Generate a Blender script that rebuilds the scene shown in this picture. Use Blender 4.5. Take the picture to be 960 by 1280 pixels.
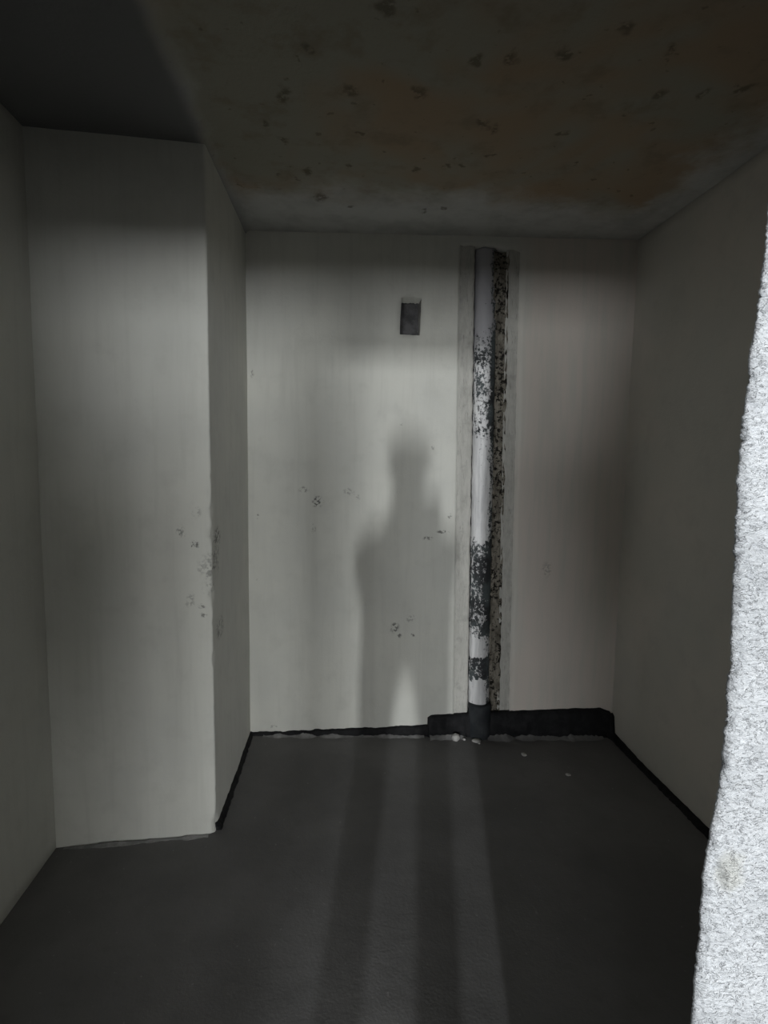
import bpy, bmesh, math, random
from mathutils import Vector, Matrix, noise

for o in list(bpy.data.objects): bpy.data.objects.remove(o)
scene = bpy.context.scene
COL = scene.collection
rnd = random.Random(7)

# ------------------------------------------------------------------ camera
H_CAM = 1.5
PITCH, YAW, ROLL, FPX = .0985, .079, .0143, 700.0
def cam_dir(x, y, z):
    c, s = math.cos(PITCH), math.sin(PITCH); y, z = c*y+s*z, -s*y+c*z
    c, s = math.cos(YAW), math.sin(YAW);     x, y = c*x+s*y, -s*x+c*y
    return Vector((x, y, z))
right = cam_dir(math.cos(ROLL), 0, math.sin(ROLL))
up = cam_dir(-math.sin(ROLL), 0, math.cos(ROLL))
fwd = cam_dir(0, 1, 0)
cd = bpy.data.cameras.new('camera'); cam = bpy.data.objects.new('camera', cd); COL.objects.link(cam)
cd.sensor_fit = 'VERTICAL'; cd.sensor_height = 32.0; cd.sensor_width = 24.0
cd.lens = FPX/1280*32.0; cd.clip_start = .01
m = Matrix.Identity(4)
for i in range(3):
    m[i][0] = right[i]; m[i][1] = up[i]; m[i][2] = -fwd[i]
m[0][3], m[1][3], m[2][3] = 0, 0, H_CAM
cam.matrix_world = m
scene.camera = cam

# ------------------------------------------------------------------ world, window daylight with an added fill, exposure
w = bpy.data.worlds.new('world'); scene.world = w; w.use_nodes = True
w.node_tree.nodes['Background'].inputs[0].default_value = (.55, .65, .8, 1)
w.node_tree.nodes['Background'].inputs[1].default_value = .3
scene.view_settings.view_transform = 'Standard'; scene.view_settings.look = 'None'
scene.view_settings.gamma = 1; scene.view_settings.use_curve_mapping = False
scene.view_settings.exposure = 0.0
WIN_Y = -9.0                                   # window wall of the hall behind the camera
def window_light(name, x0, x1, z0, z1, power, col):
    l = bpy.data.lights.new(name, 'AREA'); l.shape = 'RECTANGLE'
    l.size = x1-x0; l.size_y = z1-z0; l.energy = power; l.color = col
    o = bpy.data.objects.new(name, l); COL.objects.link(o)
    o.location = ((x0+x1)/2, WIN_Y+.06, (z0+z1)/2)
    o.rotation_euler = (math.radians(90), 0, 0)   # -Z of the lamp looks along +Y
    return o
CLEAR = (-1.42, -1.27, 1.88, 2.46)              # clear narrow sash
FILM = (.8, 3.7, .45, 2.40)                    # sashes covered with milky film
FILM_2 = (-4.9, -1.95, .32, 1.60)
FILL_LIGHT = (-.95, .60, .32, 1.60)  # fill light added at the middle sash to brighten the shadowed back wall
window_light('window_daylight_clear', *CLEAR, 470, (.95, .98, 1.0))
window_light('window_daylight_film', *FILM, 520, (.95, .98, 1.0))
window_light('window_daylight_film_2', *FILM_2, 720, (.95, .98, 1.0))
window_light('added_fill_light', *FILL_LIGHT, 225, (.95, .98, 1.0))

# ------------------------------------------------------------------ measured plan (metres, camera over the origin)
H = 2.6
BL, BR = Vector((-.473, 2.932, 0)), Vector((1.485, 2.825, 0))
PR, LC = Vector((-.482, 2.133, 0)), Vector((-1.069, 2.085, 0))
XL, XR = -1.066, 1.49
DOOR_Y0, DOOR_Y1 = .40, .53
JL, JR, LINT = -.47, .303, 2.04
HX0, HX1 = -5.6, 4.4

# ------------------------------------------------------------------ helpers
def fbm(p, o=4, lac=2.0, gain=.5):
    a, s, t = 1., 0., 0.
    p = Vector(p)
    for _ in range(o):
        s += a*noise.noise(p); t += a; a *= gain; p = p*lac
    return s/t
def lin(a, b, n): return [a+(b-a)*i/n for i in range(n+1)]
def sstep(a, b, x):
    t = max(0, min(1, (x-a)/(b-a))); return t*t*(3-2*t)
def mesh_obj(name, verts, faces, mat, parent=None, smooth=True):
    me = bpy.data.meshes.new(name); me.from_pydata([tuple(v) for v in verts], [], faces); me.update()
    if smooth:
        for p in me.polygons: p.use_smooth = True
    o = bpy.data.objects.new(name, me); COL.objects.link(o)
    if mat: me.materials.append(mat)
    if parent is not None:
        o.parent = parent
        o.location = -parent.location
    return o
def bm_obj(name, bm, mat, parent=None, smooth=False):
    bmesh.ops.recalc_face_normals(bm, faces=bm.faces[:])
    me = bpy.data.meshes.new(name); bm.to_mesh(me); bm.free()
    for p in me.polygons: p.use_smooth = smooth
    o = bpy.data.objects.new(name, me); COL.objects.link(o)
    if mat: me.materials.append(mat)
    if parent is not None:
        o.parent = parent
        o.location = -parent.location
    return o
def tag(o, label=None, cat=None, group=None, kind=None):
    if label: o['label'] = label
    if cat: o['category'] = cat
    if group: o['group'] = group
    if kind: o['kind'] = kind
    return o
def empty(name, loc):
    o = bpy.data.objects.new(name, None); COL.objects.link(o); o.location = loc
    o.empty_display_size = .1
    return o
def box(bm, x0, x1, y0, y1, z0, z1):
    vs = [bm.verts.new((x, y, z)) for x in (x0, x1) for y in (y0, y1) for z in (z0, z1)]
    for f in ((0,1,3,2), (4,6,7,5), (0,4,5,1), (2,3,7,6), (0,2,6,4), (1,5,7,3)):
        bm.faces.new([vs[i] for i in f])
def sheet(name, us, vs, point, mat, parent=None, hole=None, thick=0.0):
    """grid surface; point(u, v) -> world; faces wound so the normal is dU x dV"""
    nu, nv = len(us), len(vs)
    verts = [point(u, v) for v in vs for u in us]
    faces = []
    for j in range(nv-1):
        for i in range(nu-1):
            if hole and hole((us[i]+us[i+1])/2, (vs[j]+vs[j+1])/2): continue
            a = j*nu+i
            faces.append((a, a+1, a+nu+1, a+nu))
    o = mesh_obj(name, verts, faces, mat, parent)
    if thick:
        s = o.modifiers.new('thickness', 'SOLIDIFY'); s.thickness = thick; s.offset = -1
    return o
def lines(a, b, step, extra=()):
    n = max(1, round((b-a)/step)); L = lin(a, b, n)
    L = [x for x in L if all(abs(x-e) > step*.35 for e in extra)] + list(extra)
    return sorted(L)

# ------------------------------------------------------------------ materials
class NT:
    def __init__(s, name, rough=.9, spec=.2):
        s.mat = bpy.data.materials.new(name); s.mat.use_nodes = True
        s.t = s.mat.node_tree; s.n = s.t.nodes; s.l = s.t.links
        s.b = s.n['Principled BSDF']; s.b.inputs['Roughness'].default_value = rough
        s.b.inputs['Specular IOR Level'].default_value = spec
        s.co = s.n.new('ShaderNodeTexCoord').outputs['Object']
    def new(s, ty, **k):
        n = s.n.new(ty)
        for a, v in k.items(): setattr(n, a, v)
        return n
    def link(s, a, b): s.l.new(a, b)
    def val(s, sock, v):
        if hasattr(v, 'is_linked'): s.link(v, sock)
        else: sock.default_value = v
    def scale(s, vec, co=None):
        n = s.new('ShaderNodeVectorMath', operation='MULTIPLY'); s.link(co or s.co, n.inputs[0]); n.inputs[1].default_value = vec
        return n.outputs[0]
    def noise(s, scale, detail=4, rough=.55, co=None, dist=0):
        n = s.new('ShaderNodeTexNoise'); n.inputs['Scale'].default_value = scale
        n.inputs['Detail'].default_value = detail; n.inputs['Roughness'].default_value = rough
        n.inputs['Distortion'].default_value = dist
        s.link(co or s.co, n.inputs['Vector']); return n.outputs['Fac']
    def voro(s, scale, co=None, feature='F1'):
        n = s.new('ShaderNodeTexVoronoi', feature=feature); n.inputs['Scale'].default_value = scale
        s.link(co or s.co, n.inputs['Vector']); return n.outputs['Distance']
    def math(s, op, a, b=0.0):
        n = s.new('ShaderNodeMath', operation=op); s.val(n.inputs[0], a); s.val(n.inputs[1], b); return n.outputs[0]
    def ramp(s, v, a, b, lo=0.0, hi=1.0):
        n = s.new('ShaderNodeMapRange', interpolation_type='SMOOTHSTEP'); s.val(n.inputs[0], v)
        n.inputs[1].default_value = a; n.inputs[2].default_value = b
        n.inputs[3].default_value = lo; n.inputs[4].default_value = hi; return n.outputs[0]
    def mix(s, f, a, b):
        n = s.new('ShaderNodeMix', data_type='RGBA'); s.val(n.inputs[0], f)
        for sock, v in ((n.inputs[6], a), (n.inputs[7], b)):
            if isinstance(v, tuple): sock.default_value = (*v, 1)
            else: s.link(v, sock)
        return n.outputs[2]
    def xyz(s):
        n = s.new('ShaderNodeSeparateXYZ'); s.link(s.co, n.inputs[0]); return n.outputs
    def warp(s, scale, amt):
        n = s.new('ShaderNodeTexNoise'); n.inputs['Scale'].default_value = scale; s.link(s.co, n.inputs['Vector'])
        v = s.new('ShaderNodeVectorMath', operation='MULTIPLY_ADD'); s.link(n.outputs['Color'], v.inputs[0])
        v.inputs[1].default_value = (amt,)*3; s.link(s.co, v.inputs[2])
        q = s.new('ShaderNodeVectorMath', operation='SUBTRACT'); s.link(v.outputs[0], q.inputs[0]); q.inputs[1].default_value = (amt/2,)*3
        return q.outputs[0]
    def spots(s, lst, co):
        """soft blobs: (x, y, z, rx, ry, rz, strength)"""
        out = None
        for x, y, z, rx, ry, rz, st in lst:
            a = s.new('ShaderNodeVectorMath', operation='SUBTRACT'); s.link(co, a.inputs[0]); a.inputs[1].default_value = (x, y, z)
            b = s.new('ShaderNodeVectorMath', operation='MULTIPLY'); s.link(a.outputs[0], b.inputs[0]); b.inputs[1].default_value = (1/rx, 1/ry, 1/rz)
            c = s.new('ShaderNodeVectorMath', operation='LENGTH'); s.link(b.outputs[0], c.inputs[0])
            r = s.ramp(c.outputs['Value'], 1.0, .35, 0, st)
            out = r if out is None else s.math('MAXIMUM', out, r)
        return out
    def bump(s, h, dist, strength=1.0, prev=None):
        n = s.new('ShaderNodeBump'); n.inputs['Distance'].default_value = dist; n.inputs['Strength'].default_value = strength
        s.link(h, n.inputs['Height'])
        if prev is not None: s.link(prev, n.inputs['Normal'])
        return n.outputs[0]
    def done(s, col, nrm=None):
        if isinstance(col, tuple): s.b.inputs['Base Color'].default_value = (*col, 1)
        else: s.link(col, s.b.inputs['Base Color'])
        if nrm is not None: s.link(nrm, s.b.inputs['Normal'])
        return s.mat

def plaster(name, base, dark, warm, smudges=(), warm_right=False):
    t = NT(name, .93, .15)
    n1 = t.noise(1.7, 3, .6); n2 = t.noise(9, 4, .65)
    st = t.noise(6, 3, .6, t.scale((5, 5, .35)))           # vertical trowel streaks
    c = t.mix(t.ramp(n1, .35, .68), base, warm)
    c = t.mix(t.math('MULTIPLY', t.ramp(n2, .48, .75), .35), c, dark)
    c = t.mix(t.math('MULTIPLY', t.ramp(st, .45, .75), .30), c, dark)
    if warm_right:
        k = t.ramp(t.math('ADD', t.xyz()[0], t.math('MULTIPLY', t.math('SUBTRACT', n1, .5), .3)), .82, 1.0)
        c = t.mix(k, c, t.mix(t.ramp(st, .4, .7), (.60, .545, .495), (.55, .525, .475)))
    if smudges:
        co = t.warp(35, .03)
        sp = t.spots(smudges, co)
        fine = t.ramp(t.noise(70, 3, .65), .47, .57)
        c = t.mix(t.math("MULTIPLY", t.math("MULTIPLY", sp, fine), .8), c, (.05, .048, .045))
    b = t.bump(t.noise(140, 2, .6), .0012, .5)
    b = t.bump(n2, .004, .6, b)
    return t.done(c, b)

def wp(u, v):      # a photo position as a direction from the camera (used to measure where marks lie on a plane)
    a, b = u-480, v-640; c, s = math.cos(ROLL), math.sin(ROLL); a, b = c*a+s*b, -s*a+c*b
    return cam_dir(a/FPX, 1, -b/FPX)
def on_plane(u, v, A, n):
    d = wp(u, v); C = Vector((0, 0, H_CAM)); t = (A-C).dot(n)/d.dot(n); return C+d*t
UB = (BR-BL).normalized(); NB = Vector((UB.y, -UB.x, 0))
USIDE = (BL-PR).normalized(); NSIDE = Vector((USIDE.y, -USIDE.x, 0))
UF = (PR-LC).normalized(); NF = Vector((UF.y, -UF.x, 0))

def marks(A, n, lst):
    out = []
    for u, v, r, rz, st in lst:
        p = on_plane(u, v, A, n)
        out.append((p.x, p.y, p.z, r*1.2, r*1.2, rz*1.2, st))
    return out
back_marks = marks(BL, NB, [
    (397, 627, .032, .030, 1), (380, 612, .030, .016, .7), (392, 660, .012, .030, .6), (437, 615, .030, .022, .45),
    (447, 622, .015, .012, .5), (535, 673, .030, .012, .9), (554, 665, .035, .008, 1), (562, 645, .012, .014, .7),
    (494, 785, .024, .030, 1), (513, 773, .030, .020, .45), (516, 793, .016, .012, .9), (500, 795, .016, .012, .9),
    (316, 466, .012, .022, .6), (309, 489, .008, .010, .6), (322, 645, .008, .010, .7), (321, 724, .010, .006, .7),
    (684, 712, .030, .045, .4), (502, 531, .008, .008, .8), (541, 560, .01, .012, .5), (342, 908, .02, .008, .6)])
side_marks = marks(PR, NSIDE, [
    (271, 672, .07, .045, .9), (268, 700, .06, .05, .8), (264, 712, .03, .05, .7), (275, 785, .07, .05, .7),
    (272, 690, .03, .10, .5), (266, 735, .04, .03, .5), (258, 577, .02, .055, 1), (262, 718, .02, .075, 1)])
front_marks = marks(LC, NF, [
    (226, 665, .020, .025, .7), (243, 681, .022, .014, 1), (253, 710, .02, .03, .4), (238, 750, .020, .03, .45),
    (252, 758, .016, .010, .8), (256, 769, .018, .008, .8), (246, 640, .02, .02, .4)])

WALL, WDARK, WWARM = (.58, .578, .535), (.49, .487, .445), (.63, .624, .57)
M_back = plaster('plaster_back', WALL, WDARK, WWARM, back_marks, True)
M_pier = plaster('plaster_pier', WALL, WDARK, WWARM, side_marks+front_marks)
M_side = plaster('plaster_side', WALL, WDARK, WWARM)

def mat_right():
    t = NT('plaster_right', .93, .15)
    n1 = t.noise(1.4, 3, .6); n2 = t.noise(9, 4, .65)
    c = t.mix(t.ramp(n1, .35, .68), (.54, .525, .48), (.60, .565, .51))
    c = t.mix(t.math('MULTIPLY', t.ramp(n2, .48, .75), .35), c, (.46, .445, .41))
    b = t.bump(t.noise(140, 2, .6), .0012, .5)
    return t.done(c, t.bump(n2, .004, .6, b))
M_right = mat_right()

def mat_floor():
    t = NT('screed', .8, .3)
    n1 = t.noise(2.2, 3, .6); n2 = t.noise(14, 4, .7)
    c = t.mix(t.ramp(n1, .35, .65), (.155, .153, .151), (.19, .187, .185))
    c = t.mix(t.math('MULTIPLY', t.ramp(n2, .5, .75), .4), c, (.14, .137, .133))
    c = t.mix(t.math('MULTIPLY', t.ramp(t.noise(60, 2, .5), .70, .76), .5), c, (.33, .325, .32))
    b = t.bump(t.noise(120, 2, .6), .0012, .5)
    return t.done(c, t.bump(n2, .003, .6, b))
M_floor = mat_floor()

def mat_ceiling():
    t = NT('ceiling_concrete', .95, .1)
    pos = t.xyz()
    edge = t.noise(4, 4, .6)
    # bare concrete between the plastered margins at the back wall, the right wall and the left slab joint
    wv = t.math('MULTIPLY', t.math('SUBTRACT', edge, .5), .5)
    mk = t.ramp(t.math('ADD', pos[1], wv), 2.60, 2.35)
    mk = t.math('MULTIPLY', mk, t.ramp(t.math('ADD', pos[0], wv), 1.42, 1.25))
    mk = t.math('MULTIPLY', mk, t.ramp(t.math('ADD', pos[0], t.math('MULTIPLY', wv, .35)), -.50, -.42))
    n1 = t.noise(1.6, 3, .6, dist=.4); n2 = t.noise(7, 4, .65)
    plas = t.mix(t.ramp(n2, .4, .7), (.54, .54, .52), (.44, .44, .425))
    plas = t.mix(t.ramp(pos[0], -.42, -.52), plas, (.19, .19, .19))  # much darker grey left of the slab joint
    conc = t.mix(t.ramp(n1, .38, .62), (.34, .325, .27), (.37, .285, .20))
    conc = t.mix(t.math('MULTIPLY', t.ramp(n2, .5, .72), .6), conc, (.25, .21, .155))
    c = t.mix(mk, plas, conc)
    px = [(355,120,.06,.08),(437,112,.07,.05),(525,117,.07,.06),(595,75,.05,.05),(640,73,.05,.05),(705,68,.06,.05),
          (603,155,.07,.05),(617,161,.05,.05),(702,168,.06,.03),(720,205,.04,.03),(400,247,.07,.08),(383,215,.04,.06),(434,208,.04,.03),
          (520,210,.05,.05),(559,208,.03,.04),(577,206,.03,.03),(611,195,.04,.02),(530,264,.04,.05),(553,260,.04,.03),
          (440,258,.03,.03),(825,118,.07,.05),(876,117,.05,.04),(930,111,.06,.05),(840,60,.05,.04),(785,35,.05,.05),
          (332,153,.05,.04),(354,175,.05,.04),(452,168,.03,.03),(480,10,.08,.07),(298,232,.012,.05),(385,62,.04,.03)]
    lst = []
    for u, v, rx, ry in px:
        p = on_plane(u, v, Vector((0, 0, H)), Vector((0, 0, 1))); lst.append((p.x, p.y, p.z, rx*.5, ry*.72, .3, 1))
    sp = t.spots(lst, t.warp(22, .07))
    sp = t.math('MULTIPLY', sp, t.ramp(t.noise(40, 3, .6), .35, .5))
    small = t.math('MULTIPLY', t.ramp(t.noise(26, 2, .5), .69, .75), .7)
    pit = t.math('MAXIMUM', sp, t.math('MULTIPLY', small, mk))
    c = t.mix(t.math('MULTIPLY', pit, .62), c, (.10, .08, .055))
    b = t.bump(t.noise(60, 3, .65), .004, .6)
    b = t.bump(n2, .01, .6, b)
    return t.done(c, b)
M_ceil = mat_ceiling()

def mat_jamb():
    t = NT('rough_white_plaster', .95, .1)
    n1 = t.noise(18, 5, .6); 
    c = t.mix(t.ramp(n1, .4, .65), (.57, .588, .612), (.48, .496, .518))
    p = on_plane(907, 1092, Vector((0, DOOR_Y0, 0)), Vector((0, 1, 0)))
    y = t.spots([(p.x+.004, p.y, p.z, .016, .05, .026, 1)], t.warp(60, .02))
    c = t.mix(t.math('MULTIPLY', y, .5), c, (.46, .455, .40))
    st = t.scale((1, 1, 1.8))
    fl = t.noise(230, 4, .65, st, 1.2)
    b = t.bump(fl, .0022, 1.0)
    b = t.bump(t.ramp(t.noise(120, 3, .6, st, 1.5), .40, .46), .0018, .9, b)
    return t.done(c, b)
M_jamb = mat_jamb()

def mat_patch(name, a, b_, lines_=True, specks=.0):
    t = NT(name, .95, .1)
    v = t.noise(9, 5, .65, t.scale((5, 5, 1.1)))
    n = t.noise(16, 5, .65)
    c = t.mix(t.ramp(v, .38, .64), a, b_)
    c = t.mix(t.math('MULTIPLY', t.ramp(n, .5, .72), .5), c, tuple(x*.62 for x in b_))
    dash = t.math('MULTIPLY', t.ramp(t.noise(4, 3, .6, t.scale((42, 42, 5))), .60, .68), .45)
    c = t.mix(dash, c, tuple(x*.45 for x in b_))
    if specks:
        low = t.math('MULTIPLY', t.math('SUBTRACT', t.noise(9, 3, .6), .5), .35)
        k = t.ramp(t.math('ADD', t.noise(48, 6, .72), low), .60-specks, .66-specks)
        c = t.mix(k, c, (.02, .018, .015))
    b = t.bump(t.noise(200, 3, .6), .0015, .7)
    b = t.bump(v, .004, .8, b)
    return t.done(c, b)
M_patch = mat_patch('patch_plaster', (.47, .46, .425), (.40, .392, .36))
M_mortar = mat_patch('crumbly_mortar', (.24, .22, .185), (.12, .108, .088), specks=.10)
M_patch2 = mat_patch('rubble_plaster', (.30, .295, .28), (.17, .165, .155))
M_void = NT('gap_shade').done((.03, .028, .026))  # near-black colour holds the shade of the gap beside the pipe

def mat_pipe():
    t = NT('plaster_smeared_pipe', .7, .3)
    pos = t.xyz(); z = pos[2]
    n = t.noise(26, 6, .7, t.scale((1, 1, .55))); f = t.noise(78, 5, .75)
    body = t.mix(t.ramp(t.noise(8, 4, .6), .4, .6), (.075, .088, .09), (.03, .032, .034))
    crust = t.mix(t.ramp(t.noise(12, 5, .6, t.scale((6, 6, .5))), .35, .65), (.70, .695, .69), (.55, .545, .55))
    crust = t.mix(t.ramp(z, 1.95, 2.15), crust, (.33, .325, .34))
    # how much bare pipe shows through, by height
    thr = t.ramp(z, 1.75, 1.45, .10, -.01)                       # speckled between 1.7 and 2.1
    thr = t.math('SUBTRACT', thr, t.ramp(z, 2.02, 2.2, 0, .10))
    z0 = z; z = t.math('ADD', z, t.math('MULTIPLY', t.math('SUBTRACT', t.noise(14, 3, .6), .5), .16))
    low = t.math('MULTIPLY', t.ramp(z, 1.12, 1.0), t.ramp(z, .50, .62))
    thr = t.math('ADD', thr, t.math('MULTIPLY', low, .15))
    band = t.math('MULTIPLY', t.ramp(z, .31, .33), t.ramp(z, .46, .44))
    thr = t.math('ADD', thr, t.math('MULTIPLY', band, .175))
    z = z0
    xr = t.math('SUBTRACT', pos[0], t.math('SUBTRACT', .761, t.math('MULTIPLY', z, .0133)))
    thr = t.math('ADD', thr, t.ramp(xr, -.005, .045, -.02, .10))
    mixn = t.math('ADD', t.math('MULTIPLY', n, .45), t.math('MULTIPLY', f, .55))
    bare = t.ramp(t.math('ADD', mixn, thr), .575, .61)
    c = t.mix(bare, crust, body)
    b = t.bump(t.math('MULTIPLY', bare, -1.0), .003, .8)
    b = t.bump(f, .002, .6, b)
    return t.done(c, b)
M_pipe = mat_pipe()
def mat_simple(name, a, b_, sc=12, rough=.8, bd=.002, spec=.2):
    t = NT(name, rough, spec)
    n = t.noise(sc, 5, .65)
    return t.done(t.mix(t.ramp(n, .38, .65), a, b_), t.bump(t.noise(sc*8, 4, .6), bd, .6))
M_black = mat_simple('black_pipe_sleeve', (.022, .025, .028), (.04, .043, .046), 10, .6)
M_strip = mat_simple('black_bitumen_strip', (.007, .007, .008), (.017, .017, .018), 18, .75)
M_lump = mat_simple('pale_mortar', (.42, .41, .39), (.30, .295, .28), 40, .95)
M_fringe = mat_simple('screed_fringe', (.2, .198, .195), (.3, .295, .29), 22, .9)
M_duct = mat_simple('duct_shade', (.13, .127, .13), (.07, .068, .07), 20, .95)  # shade inside the vent hole is put into this dark colour
M_frame = mat_simple('window_frame_plastic', (.75, .75, .74), (.70, .70, .69), 5, .5, .0003)

# ------------------------------------------------------------------ floor and ceiling
def floor_pt(u, v):
    return Vector((u, v, .0022*fbm((u*5, v*5, 3), 3)))
fo = sheet('floor', lines(HX0-.15, HX1+.15, .06), lines(WIN_Y-.2, 3.1, .07), floor_pt, M_floor, thick=.12)
tag(fo, 'dark grey cement screed floor', 'floor', kind='structure')
def ceil_pt(u, v):
    z = H + .004*fbm((u*3, v*3, 9), 3)
    z -= .014*(1-sstep(-.475, -.455, u + .006*fbm((v*9, 1, 2), 2)))      # lower slab left of the joint
    return Vector((u, v, z))
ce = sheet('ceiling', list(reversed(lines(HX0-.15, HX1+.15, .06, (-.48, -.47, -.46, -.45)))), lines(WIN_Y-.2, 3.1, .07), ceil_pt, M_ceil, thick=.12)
tag(ce, 'bare concrete ceiling with brown stains and dark pits', 'ceiling', kind='structure')

# ------------------------------------------------------------------ back wall with vent hole and pipe chase
LB = (BR-BL).length
def u_of(x): return (x-BL.x)/UB.x
CH0, CH1, CZ0, CZ1 = u_of(.589), u_of(.892), -.02, 2.553
VU0, VU1, VZ0, VZ1 = u_of(.300), u_of(.405), 2.114, 2.306
def chase_shift(u, z):
    k = sstep(CH0-.14, CH0, u)*(1-sstep(CH1, CH1+.14, u))
    return k*.034*(1-z/2.55)
def back_raw(u, z, off=0.0):
    p = BL + UB*(u+chase_shift(u, z)); p.z = z
    return p + NB*off
def back_pt(u, z):
    off = .004*fbm((u*2.2, z*2.2, 0), 3)
    du = 0
    on_ch = (abs(u-CH0) < 1e-6 or abs(u-CH1) < 1e-6) and CZ0 < z < CZ1+.001
    if on_ch: du = .006*fbm((u*10, z*30, 5), 3)
    dz = 0
    if abs(z-CZ1) < 1e-6 and CH0-.001 <= u <= CH1+.001: dz = .02*fbm((u*22, 3, 1), 2)-.02*sstep(CH0+.15, CH1, u)
    if VU0-.001 <= u <= VU1+.001 and VZ0-.001 <= z <= VZ1+.001:
        du += .005*fbm((u*60, z*50, 2), 2); dz += .005*fbm((u*50, z*60, 8), 2)
        du -= .004*(1-sstep(VZ0, VZ1, z))
    q = back_raw(u+du, z+dz, off); return q
def back_hole(u, z):
    return (VU0 < u < VU1 and VZ0 < z < VZ1) or (CH0 < u < CH1 and CZ0 < z < CZ1)
wb = sheet('wall_back', lines(-.14, LB+.14, .035, (VU0, (VU0+VU1)/2, VU1, CH0, CH1)),
           lines(-.02, H+.03, .03, (VZ0, VZ1, CZ1)), back_pt, M_back, hole=back_hole, thick=.14)
tag(wb, 'pale plastered back wall with a vent hole and a patched pipe chase', 'wall', kind='structure')
# duct behind the vent hole
def duct():
    bm = bmesh.new()
    u0, u1, z0, z1 = VU0-.012, VU1+.012, VZ0-.012, VZ1+.012
    def P(u, z, d): q = BL+UB*u-NB*d; return (q.x, q.y, z)
    rings = []
    for d, sh in ((.135, 0), (.17, 0), (.22, 0)):
        rings.append([bm.verts.new(P(a, b, d)) for a, b in ((u0, z0), (u1, z0), (u1, z1), (u0, z1))])
    for a, b in zip(rings, rings[1:]):
        for i in range(4):
            bm.faces.new((a[i], a[(i+1) % 4], b[(i+1) % 4], b[i]))
    bm.faces.new(rings[-1])
    return bm_obj('vent_duct', bm, M_duct, wb)
duct()
# rough slab a little inside the hole, its dark colour stands for inner shade
def vent_back(u, z):
    q = BL+UB*u-NB*(.10+.012*fbm((u*40, z*40, 1), 3)); q.z = z; return q
sheet('vent_back', lines(VU0-.01, VU1+.01, .008), lines(VZ0-.01, VZ1+.01, .008), vent_back, M_duct, wb)

# crumbled plaster lip at the top and the right of the hole
def lip_top(u, t):
    e = .024+.012*fbm((u*90, 4, 1), 3)
    q = BL+UB*u-NB*(.022+.05*t+.004*fbm((u*70, t*4, 2), 2)); q.z = VZ1+.006-e*(t*.9+.1); return q
sheet('vent_lip', lines(VU0-.008, VU1+.008, .004), [1, .8, .6, .4, .2, 0], lip_top, M_side, wb)
def lip_side(t, z):
    e = .018+.007*fbm((z*70, 9, 1), 3)
    q = BL+UB*(VU1+.006-e*t)-NB*(.015+.07*t); q.z = z; return q
sheet('vent_lip', [1, .75, .5, .25, 0], lines(VZ0-.006, VZ1+.006, .006), lip_side, M_patch2, wb)

# patched strips of the chase
PIPE_U0 = u_of(.727)                                 # centre of the pipe along the wall at the ceiling; leans with the chase
PR_R = .055
def patch(name, u0, u1, depth, seed, mat, amp=.004, step=.012):
    def pt(u, z):
        o = -depth + amp*fbm((u*14, z*5, seed), 4) + amp*.8*fbm((u*60, z*60, seed+3), 2)
        e = 0
        if abs(u-u0) < 1e-6 or abs(u-u1) < 1e-6: e = .007*fbm((u*9, z*26, seed), 3)
        zz = z
        if abs(z-ZT) < 1e-6: zz = z+.015*fbm((u*30, 2, seed), 2)
        return back_raw(u+e, zz, o)
    ZT = CZ1+.012
    return sheet(name, lines(u0, u1, step), lines(-.02, ZT, .02), pt, mat, wb, thick=.07)
patch('chase_patch', CH0-.008, PIPE_U0-.062, .006, 11, M_patch)
patch('chase_patch', PIPE_U0+.10, CH1+.008, .009, 23, M_patch)
def void_pt(u, z): return back_raw(u, z, -.10)
sheet('chase_back', lines(CH0-.02, CH1+.02, .1), lines(-.02, CZ1+.03, .2), void_pt, M_void, wb)
def ridge_pt(u, z):
    t = (u-(PIPE_U0+.034))/(.115-.034)
    o = -.004 - .030*math.sin(min(1, max(0, t))*math.pi)*.5*(1+fbm((z*4, 1, 2), 2)*1.5)
    o += .022*fbm((u*38, z*24, 7), 4)*math.sin(max(0, min(1, t))*math.pi)**.5
    if z < .75: o += .016*sstep(.85, .5, z)*math.sin(max(0, min(1, t))*math.pi)*sstep(.2, .35, z)
    if abs(t-1) < 1e-6: o = -.012
    e = .010*fbm((z*16, t*3, 4), 3)*t
    return back_raw(u+e, z, o)
sheet('mortar_ridge', lines(PIPE_U0+.034, PIPE_U0+.115, .0055), lines(-.02, CZ1-.02, .008), ridge_pt, M_mortar, wb)

# ------------------------------------------------------------------ pier at the left (front face and return), with a worn edge
pier_path = []                                     # (x, y, nx, ny) from the left corner round the edge to the back wall
def seg(A, B, n, nrm):
    for i in range(n): 
        p = A.lerp(B, i/n); pier_path.append((p.x, p.y, nrm.x, nrm.y))
r = .010
a0, a1 = PR-UF*r, PR+USIDE*r
seg(LC-UF*.02, LC+(a0-LC)*.8, 10, NF); seg(LC+(a0-LC)*.8, a0, 8, NF)
for i in range(6):
    t = i/5; th = t*math.pi/2
    nn = (NF*math.cos(th)+NSIDE*math.sin(th)); c = PR-UF*r+USIDE*r
    pier_path.append((c.x+nn.x*r, c.y+nn.y*r, nn.x, nn.y))
seg(a1+USIDE*.004, a1+(BL-a1)*.2, 8, NSIDE); seg(a1+(BL-a1)*.2, BL+USIDE*.12, 12, NSIDE)
def pier_pt(u, z):
    x, y, nx, ny = pier_path[int(u)]
    d = (Vector((x, y, 0))-PR).length
    o = .003*fbm((x*2.5, y*2.5, z*2.5), 3)
    worn = math.exp(-(d/.022)**2)
    chip = max(0, fbm((z*13, 2.2, 7), 4)-.05)*1.6*sstep(.55, .75, z)*(1-sstep(1.62, 1.68, z))
    chip += .55*math.exp(-((z-.03)/.045)**2) + max(0, fbm((z*30, 8, 1), 2))*.12
    o -= .030*worn*chip
    return Vector((x+nx*o, y+ny*o, z))
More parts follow.
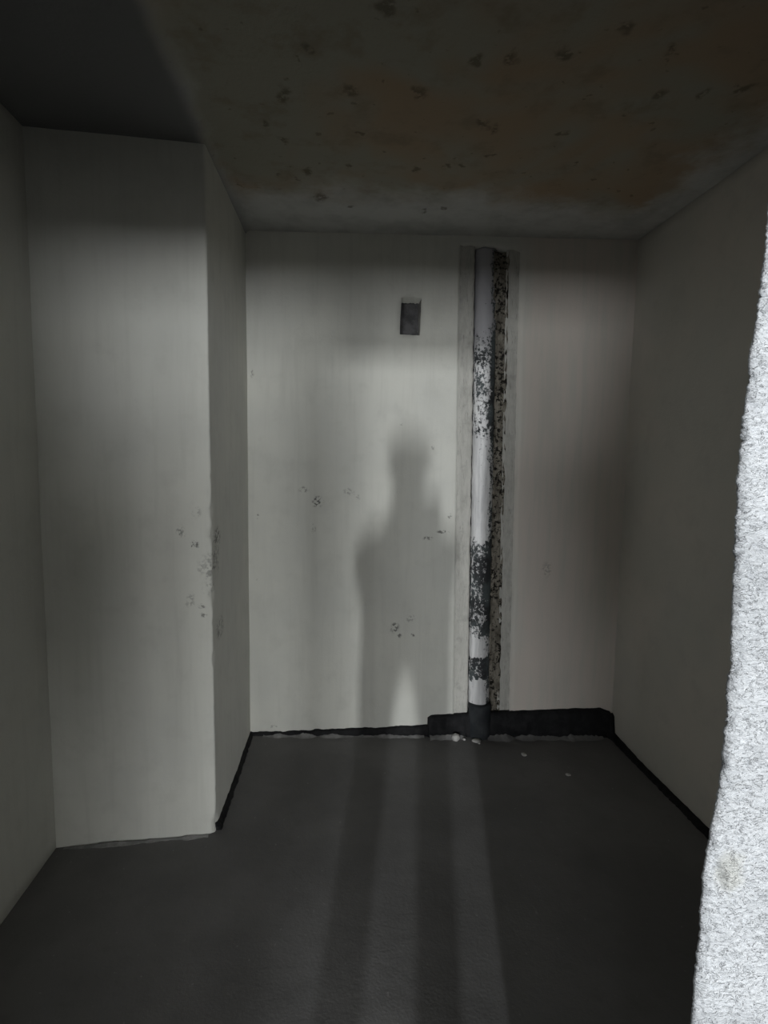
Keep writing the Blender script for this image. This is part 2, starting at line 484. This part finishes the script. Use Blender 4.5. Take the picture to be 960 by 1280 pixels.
pi_ = sheet('wall_pier', list(range(len(pier_path))), lines(-.02, H+.03, .012), pier_pt, M_pier, thick=.0)
tag(pi_, 'pale plastered pier at the left with a chipped vertical edge', 'wall', kind='structure')

# ------------------------------------------------------------------ left and right walls of the small room
def straight_wall(name, A, B, mat, label, seed, step=.08, thick=.12):
    U = (B-A).normalized(); N = Vector((U.y, -U.x, 0)); L = (B-A).length
    def pt(u, z):
        q = A+U*u + N*(.004*fbm((u*2, z*2, seed), 3)); q.z = z; return q
    o = sheet(name, lines(0, L, step), lines(-.02, H+.03, step), pt, mat, thick=thick)
    return tag(o, label, 'wall', kind='structure')
straight_wall('wall_left', Vector((XL, DOOR_Y1-.01, 0)), Vector((LC.x, LC.y+.08, 0)), M_side, 'plastered left wall in deep shade', 31)
straight_wall('wall_right', BR+Vector((0, .1, 0)), Vector((1.497, DOOR_Y1-.01, 0)), M_right, 'plain plastered right wall in shade', 41)

# ------------------------------------------------------------------ wall with the doorway: rough white plaster right beside the camera
def jamb_edge(z):
    pts = [(0, .296), (.9, .297), (1.035, .2975), (1.106, .2985), (1.165, .2975), (1.185, .2995), (1.244, .306), (1.30, .307), (1.343, .307),
           (1.40, .3045), (1.456, .303), (1.51, .302), (1.557, .3035), (1.60, .306), (1.635, .309), (1.75, .310), (2.7, .31)]
    for (a, x), (b, y) in zip(pts, pts[1:]):
        if a <= z <= b:
            return x+(y-x)*(z-a)/(b-a)
    return .305
def door_right():
    zs = sorted(set([round(x, 5) for x in lin(-.02, .90, 46)[:-1] + lin(.90, 1.80, 450)[:-1] + lin(1.80, LINT, 14)[:-1] + [LINT]]))
    # path round the free end: front face from the right, round the edge, along the reveal, then the inner face
    path = []
    X1 = HX1+.1
    for x in lin(X1, .46, 24)[:-1]: path.append(('f', x-.303))
    for x in lin(.46, .311, 74): path.append(('f', x-.303))
    for k in range(1, 6): path.append(('c', k/6))
    for y in lin(.008, .13, 20): path.append(('r', y))
    for x in lin(0.15, X1-.303, 14): path.append(('b', x))
    R = .008
    def pt(u, z):
        k, s = path[int(u)]
        e = jamb_edge(z)
        if k == 'f': x, y, nx, ny = e+s, DOOR_Y0, 0, -1
        elif k == 'c':
            th = s*math.pi/2; nx, ny = -math.sin(th), -math.cos(th); x, y = e+R+nx*R, DOOR_Y0+R+ny*R
        elif k == 'r': x, y, nx, ny = e+s*1.05, DOOR_Y0+s, -.72, .69   # splayed, roughly broken-out reveal
        else: x, y, nx, ny = e+s, DOOR_Y1, 0, 1
        o = 0
        if .88 < z < 1.82 and x < .47 and k in 'fc':
            a = noise.noise((x*55, z*42, 1)); b = noise.noise((x*150+z*60, z*110, 4)); c = noise.noise((x*330, z*280, 6))
            o = .0016*a + .0013*b + .0007*c
            # trowel tears: crescents pressed into the wet plaster
            tt = noise.noise((x*95+z*40+4, z*70-x*30, 9))
            o -= .0034*max(0, 1-abs(tt-.28)/.055)
            gx = x-.3095; gz = z-1.163+gx*1.2
            g = (gx/.006)**2+(gz/.010)**2
            o -= .0075*math.exp(-g*g)*(1+.5*b+.5*c)
        else:
            o = .003*fbm((x*30, y*30, z*30), 3)
        if k == 'c' or (k == 'f' and s < .02) or (k == 'r' and s < .03):
            o += .0013*noise.noise((z*170, 3, k == 'r' and s*40 or 0)) + .0011*noise.noise((z*420, 8, 1)) + .0014*noise.noise((z*60, 1, 3))
        return Vector((x+nx*o, y+ny*o, z))
    o = sheet('wall_door_right', list(range(len(path))), zs, pt, M_jamb)
    # winding: path runs right to left on the front face, so dU x dV points away; flip
    o.data.flip_normals()
    return o
dr = door_right()
tag(dr, 'rough white plastered wall end beside the camera, brightly lit', 'wall', kind='structure')
bm = bmesh.new(); box(bm, HX0-.1, JL, DOOR_Y0, DOOR_Y1, -.02, H+.02)
tag(bm_obj('wall_door_left', bm, M_jamb), 'white plastered wall on the other side of the doorway', 'wall', kind='structure')
bm = bmesh.new(); box(bm, JL-.02, HX1+.1, DOOR_Y0+.002, DOOR_Y1-.002, LINT-.005, H+.02)
tag(bm_obj('wall_lintel', bm, M_jamb), 'white plastered wall above the doorway', 'wall', kind='structure')

# ------------------------------------------------------------------ hall behind the camera with its window
M_hall = plaster('hall_plaster', (.5, .5, .48), (.42, .42, .40), (.55, .54, .52))
bm = bmesh.new(); box(bm, HX0-.12, HX0, WIN_Y-.1, DOOR_Y0, -.02, H+.02)
tag(bm_obj('wall_hall_left', bm, M_hall), 'plastered side wall of the hall behind the camera, far from the doorway', 'wall', kind='structure')
bm = bmesh.new(); box(bm, HX1, HX1+.12, WIN_Y-.1, DOOR_Y0, -.02, H+.02)
tag(bm_obj('wall_hall_right', bm, M_hall), 'plastered side wall of the hall behind the camera, beside the white wall end', 'wall', kind='structure')
WX0, WX1, WZ0, WZ1 = -5.0, 4.1, .24, 2.52
bm = bmesh.new()
box(bm, HX0-.12, WX0, WIN_Y-.2, WIN_Y, -.02, H+.02); box(bm, WX1, HX1+.12, WIN_Y-.2, WIN_Y, -.02, H+.02)
box(bm, WX0, WX1, WIN_Y-.2, WIN_Y, -.02, WZ0); box(bm, WX0, WX1, WIN_Y-.2, WIN_Y, WZ1, H+.02)
tag(bm_obj('wall_window', bm, M_hall), 'wall with the daylight window at the far end of the hall', 'wall', kind='structure')
bm = bmesh.new()
yy0, yy1 = WIN_Y-.06, WIN_Y+.0
MULL = (-3.45, -1.75, -1.05, .75, 2.45)
bars = [(WX0, WX1, WZ0, WZ0+.06), (WX0, WX1, WZ1-.06, WZ1), (WX0, WX0+.06, WZ0+.06, WZ1-.06), (WX1-.06, WX1, WZ0+.06, WZ1-.06)]
bars += [(x-.05, x+.05, WZ0+.06, WZ1-.06) for x in MULL]
for x0, x1, z0, z1 in bars: box(bm, x0, x1, yy0, yy1, z0, z1)
wf = tag(bm_obj('window_1', bm, M_frame), 'wide white framed window at the far end of the hall behind the camera', 'window', kind='structure')
def mat_glass(name, col, rough, tr):
    t = NT(name, rough, .5); t.b.inputs['Transmission Weight'].default_value = tr; return t.done(col)
M_clear, M_film = mat_glass('clear_glass', (.9, .95, .95), .02, 1), mat_glass('milky_film', (.8, .82, .84), .6, .7)
ed = (WX0+.01,)+MULL+(WX1-.01,)
for i in range(len(ed)-1):
    bm = bmesh.new(); box(bm, ed[i]+.05, ed[i+1]-.05, WIN_Y-.035, WIN_Y-.027, WZ0+.06, WZ1-.06)
    bm_obj('pane', bm, M_clear if i == 2 else M_film, wf)
# unseen blocker added in the hall: its edge softens the left side of the clear window's light
bm = bmesh.new(); box(bm, -1.60, -.90, -5.06, -4.94, -.02, H+.02)
tag(bm_obj('hall_light_blocker', bm, M_hall), 'unseen blocker added in the hall behind the camera to soften the window light', 'wall', kind='structure')

# ------------------------------------------------------------------ black bitumen strips at the foot of the walls
def strip(name, pts, thick, label, seed, rag=.006):
    """pts: (Vector at the wall foot, top height); follows the wall, inside face towards the room"""
    dense = []
    for (A, h0), (B, h1) in zip(pts, pts[1:]):
        n = max(2, int((B-A).length/.012)); 
        for i in range(n): dense.append((A.lerp(B, i/n), h0+(h1-h0)*i/n))
    dense.append(pts[-1])
    rings, verts, faces = [], [], []
    for i, (P, h) in enumerate(dense):
        a = dense[max(0, i-1)][0]; b = dense[min(len(dense)-1, i+1)][0]
        U = (b-a).normalized(); N = Vector((U.y, -U.x, 0))
        k = fbm((P.x*22, P.y*22, seed), 4); k2 = fbm((P.x*60, P.y*60, seed+2), 2)
        t = thick*(1+.4*k2); hh = max(.006, h+rag*k*2)
        for off, z in ((-.015, -.01), (t*1.25, -.01), (t*1.2, hh*.35), (t, hh*.8), (t*.6, hh), (-.015, hh+.002)):
            q = P+N*off; verts.append((q.x, q.y, z))
    m_ = 6
    for i in range(len(dense)-1):
        for j in range(m_):
            a = i*m_+j; b = i*m_+(j+1) % m_
            faces.append((a, b, b+m_, a+m_))
    faces.append(tuple(range(m_))); L = (len(dense)-1)*m_; faces.append(tuple(reversed(range(L, L+m_))))
    o = mesh_obj(name, verts, faces, M_strip)
    return tag(o, label, 'edge strip', kind='structure')
def bx(x): return BL+UB*u_of(x)
strip('baseboard_left', [(PR+USIDE*.02, .03), (PR+USIDE*.3, .022), (BL, .016)], .014, 'thin black strip along the foot of the pier return', 1)
strip('baseboard_back', [(BL+UB*.0, .012), (bx(-.2), .024), (bx(.2), .042), (bx(.486), .055)], .014, 'low black strip along the back wall, left of the pipe', 2)
strip('trim_1', [(bx(.480), .098), (bx(.50), .112), (bx(.60), .118), (bx(.80), .130), (bx(1.0), .140), (bx(1.3), .152), (bx(1.42), .155), (bx(1.472), .135)], .022,
      'tall black upstand behind the pipe foot along the back wall', 3, .003)
strip('baseboard_right', [(BR+Vector((-.012, -.01, 0)), .13), (BR+Vector((-.008, -.03, 0)), .12), (BR+Vector((-.004, -.045, 0)), .035), (BR+Vector((0, -.3, 0)), .022), (BR+Vector((.005, -.8, 0)), .03), (Vector((1.493, .56, 0)), .03)], .016,
      'thin black strip along the foot of the right wall', 4, .003)

# ragged screed fringes creeping up the strips (belong to the floor)
def fringe(pts, width, hgt, seed, mat):
    dense = []
    for A, B in zip(pts, pts[1:]):
        n = max(2, int((B-A).length/.008))
        for i in range(n): dense.append(A.lerp(B, i/n))
    us = list(range(len(dense)))
    vs = lin(0, 1, 8)
    def pt(u, v):
        i = int(u); P = dense[i]; U = (dense[min(i+1, len(dense)-1)]-dense[max(0, i-1)]).normalized(); N = Vector((U.y, -U.x, 0))
        k = .5+.9*fbm((P.x*14, P.y*14, seed), 4); w_ = width*(.6+.7*max(0, k))
        h = hgt*max(.0, k)*(1-v)**1.6*(1+.5*fbm((P.x*70, P.y*70, v*3), 2))
        q = P+N*(.006+w_*v); q.z = h-.003*v; return q
    o = sheet('screed_fringe', us, vs, pt, mat, fo)
    return o
fringe([bx(-.40), bx(.10), bx(.47)], .05, .022, 3, M_fringe)
fringe([bx(.49)+NB*.012, bx(.69)+NB*.012], .06, .035, 8, M_fringe)
fringe([bx(.80)+NB*.012, bx(1.44)+NB*.012], .07, .032, 12, M_floor)
fringe([LC+UF*.03, PR-UF*.02], .03, .010, 17, M_fringe)

# ------------------------------------------------------------------ drain pipe
base = bx(.760)
pipe = empty('drain_pipe', (base.x, base.y, 0))
tag(pipe, 'plaster-smeared vertical drain pipe half sunk in the back wall', 'pipe')
def tube(name, zs, rad, cen, mat, parent, nseg=40, rough=0, seed=0):
    verts, faces = [], []
    for z in zs:
        c = cen(z)
        for i in range(nseg):
            th = 2*math.pi*i/nseg
            d = UB*math.cos(th)+NB*math.sin(th)
            rr = rad(z, th)
            if rough: rr += rough*fbm((math.cos(th)*2.2, math.sin(th)*2.2+seed, z*20), 4)
            q = c+d*rr; verts.append((q.x, q.y, z+(rough and rough*2*fbm((th, z*9, seed), 2) or 0)))
    for j in range(len(zs)-1):
        for i in range(nseg):
            a = j*nseg+i; b = j*nseg+(i+1) % nseg
            faces.append((a, b, b+nseg, a+nseg))
    faces.append(tuple(reversed(range(nseg)))); L = (len(zs)-1)*nseg; faces.append(tuple(range(L, L+nseg)))
    return mesh_obj(name, verts, faces, mat, parent)
def shaft_c(z): return back_raw(PIPE_U0, z, -.028+.012*sstep(.6, .0, z)-.022*sstep(1.9, 2.5, z))
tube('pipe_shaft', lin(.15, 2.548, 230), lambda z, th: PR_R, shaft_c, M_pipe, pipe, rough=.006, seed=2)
def sl_c(z): return back_raw(PIPE_U0+.002, z, .0)
tube('pipe_sleeve', [-.01, .0, .02, .06, .10, .14, .170, .183, .186], lambda z, th: .060 if z < .172 else (.0585 if z < .185 else .052), sl_c, M_black, pipe, rough=.0012, seed=5)

# ------------------------------------------------------------------ mortar crumbs on the floor
def lump(name, px, size, flat, seed, label, z=0.0, loc=None):
    p = loc if loc is not None else on_plane(*px, Vector((0, 0, 0)), Vector((0, 0, 1)))
    bm = bmesh.new(); bmesh.ops.create_icosphere(bm, subdivisions=3, radius=1)
    for v in bm.verts:
        k = 1+.35*fbm(v.co*1.6+Vector((seed, 0, 0)), 3)
        v.co = Vector((v.co.x*size*k, v.co.y*size*.8*k, v.co.z*size*flat*k))
    o = bm_obj(name, bm, M_lump, smooth=True)
    lo = min(v.co.z for v in o.data.vertices)
    o.location = (p.x, p.y, z-lo-size*flat*.25)
    o.rotation_euler = (0, 0, seed)
    return tag(o, label, 'mortar lump', 'mortar lumps on the screed')
q = bx(.628)+NB*.055
lump('mortar_lump', None, .026, .75, 1, 'pale rounded mortar lump against the black upstand, left of the pipe foot', loc=q)
q = bx(.672)+NB*.06
lump('mortar_lump', None, .009, .8, 2, 'tiny mortar crumb touching the left side of the pipe foot', loc=q)
q = bx(.735)+NB*.072
lump('mortar_lump', None, .026, .30, 3, 'flat mortar splash in front of the pipe foot', loc=q)
lump('mortar_lump', (599, 930), .008, .6, 4, 'small mortar crumb just in front of the pipe foot')
lump('mortar_lump', (655, 944), .016, .4, 5, 'flat grey mortar crumb on the screed right of the pipe')
lump('mortar_lump', (710, 969), .013, .4, 6, 'mortar crumb on the open floor, the one nearest the right wall')

# ------------------------------------------------------------------ photographer behind the camera (seen as a shadow on the back wall)
PX, PY = -.110, -.36
def build_person():
    V, E, Rr = [], [], []
    def v(co, rx, ry=None, par=None):
        V.append((co[0]+PX, co[1]+PY, co[2])); Rr.append((rx, ry or rx)); i = len(V)-1
        if par is not None: E.append((par, i))
        return i
    pel = v((0, 0, .99), .165, .105)
    sp = v((0, 0, 1.12), .165, .10, pel); ch = v((0, 0, 1.25), .166, .11, sp); nb = v((0, -.01, 1.36), .085, .07, ch)
    nk = v((0, .005, 1.48), .058, .055, nb); jaw = v((0, .035, 1.575), .062, .07, nk)
    hd = v((0, .025, 1.65), .076, .092, jaw); v((0, .015, 1.72), .055, .068, hd)
    for s in (-1, 1):
        hip = v((s*.110, 0, .90), .070, .085, pel); kn = v((s*.116, .012, .49), .062, .062, hip)
        cf = v((s*.114, -.01, .34), .056, .058, kn); an = v((s*.114, -.015, .10), .040, .045, cf)
        hl = v((s*.13, -.03, .045), .036, .04, an); bl = v((s*.138, .10, .038), .040, .03, hl); v((s*.14, .165, .03), .030, .024, bl)
        sh = v((s*.155, -.005, 1.345), .056, .065, nb); el = v((s*.135, .09, 1.15), .042, .045, sh)
        fa = v((s*.125, .17, 1.24), .040, .040, el); wr = v((s*.088+.029, .275, 1.345), .027, .024, fa)
        pm = v((s*.072+.029, .305, 1.385), .032, .018, wr)
        kx = s*.050+.029
        for k in range(4):                                     # fingers wrapped along the phone edges
            z = 1.375+k*.021
            a = v((kx+s*.004, .325, z+.012), .009, .009, pm); b = v((kx-s*.002, .347, z+.016), .0085, .0085, a); v((kx-s*.020, .3505, z+.016), .0075, .0075, b)
        a = v((kx-s*.005, .300, 1.40), .010, .010, pm); b = v((kx-s*.016, .303, 1.425), .009, .009, a); v((kx-s*.022, .306, 1.445), .008, .008, b)
    me = bpy.data.meshes.new('person'); me.from_pydata(V, E, [])
    o = bpy.data.objects.new('person', me); COL.objects.link(o)
    sk = o.modifiers.new('skin', 'SKIN'); sk.use_smooth_shade = True
    for i, d in enumerate(me.skin_vertices[0].data):
        d.radius = Rr[i]; d.use_root = (i == 0)
    sb = o.modifiers.new('smooth', 'SUBSURF'); sb.levels = 1; sb.render_levels = 2
    t = NT('clothes_and_skin', .9, .2); z = t.xyz()[2]
    c = t.mix(t.ramp(z, .93, .94), (.03, .035, .05), (.10, .10, .11))
    c = t.mix(t.ramp(z, 1.475, 1.48), c, (.45, .28, .2)); c = t.mix(t.ramp(z, .08, .07), c, (.05, .04, .035))
    me.materials.append(t.done(c))
    tag(o, 'person standing behind the camera, seen only as a soft shadow on the back wall', 'person')
    bm = bmesh.new(); bmesh.ops.create_uvsphere(bm, u_segments=24, v_segments=14, radius=1)
    for q_ in bm.verts:
        x, y, zz = q_.co
        q_.co = (PX+x*.088, PY+.008+y*.102 - (.03 if zz < 0 else 0), 1.685+zz*.085)
        if y > .35 and zz < .3: q_.co.y = PY+.02
    # straight jacket hanging from the shoulders
    M_jk = mat_simple('jacket_cloth', (.06, .06, .068), (.09, .09, .10), 30, .95)
    vs_, fs_, n_ = [], [], 36
    prof = [(.945, .170, .118), (1.0, .172, .122), (1.15, .172, .124), (1.28, .176, .124), (1.37, .174, .118), (1.405, .160, .105), (1.425, .10, .085)]
    for z_, a_, b_ in prof:
        for i_ in range(n_):
            th = 2*math.pi*i_/n_; c_, s_ = math.cos(th), math.sin(th)
            k_ = (abs(c_)**3.2+abs(s_)**3.2)**(-1/3.2)
            vs_.append((PX+a_*c_*k_, PY+b_*s_*k_, z_))
    for j_ in range(len(prof)-1):
        for i_ in range(n_):
            p_, q2 = j_*n_+i_, j_*n_+(i_+1) % n_
            fs_.append((p_, q2, q2+n_, p_+n_))
    jk = mesh_obj('jacket', vs_, fs_, M_jk); jk.parent = o
    M_hair = mat_simple('hair', (.03, .022, .018), (.05, .04, .03), 40)
    h = bm_obj('hair', bm, M_hair, smooth=True); h.parent = o
    return o
build_person()
ph = empty('phone', (.03, -.02, 1.37))
tag(ph, 'dark phone held up in both hands at the camera position', 'phone')
M_ph = mat_simple('phone_shell', (.02, .02, .022), (.025, .025, .03), 5, .3, .0001)
bm = bmesh.new(); box(bm, -.008, .066, -.030, -.022, 1.362, 1.522)
bmesh.ops.bevel(bm, geom=bm.edges[:], offset=.003, segments=2, affect='EDGES'); bm_obj('phone_body', bm, M_ph, ph)
bm = bmesh.new(); box(bm, -.005, .063, -.0315, -.0298, 1.366, 1.518); bm_obj('screen', bm, mat_simple('screen_glass', (.01, .01, .012), (.012, .012, .014), 5, .1, .0001), ph)
bm = bmesh.new(); box(bm, -.006, .022, -.0222, -.0195, 1.485, 1.518); bmesh.ops.bevel(bm, geom=bm.edges[:], offset=.001, segments=2, affect='EDGES'); bm_obj('camera_bump', bm, M_ph, ph)
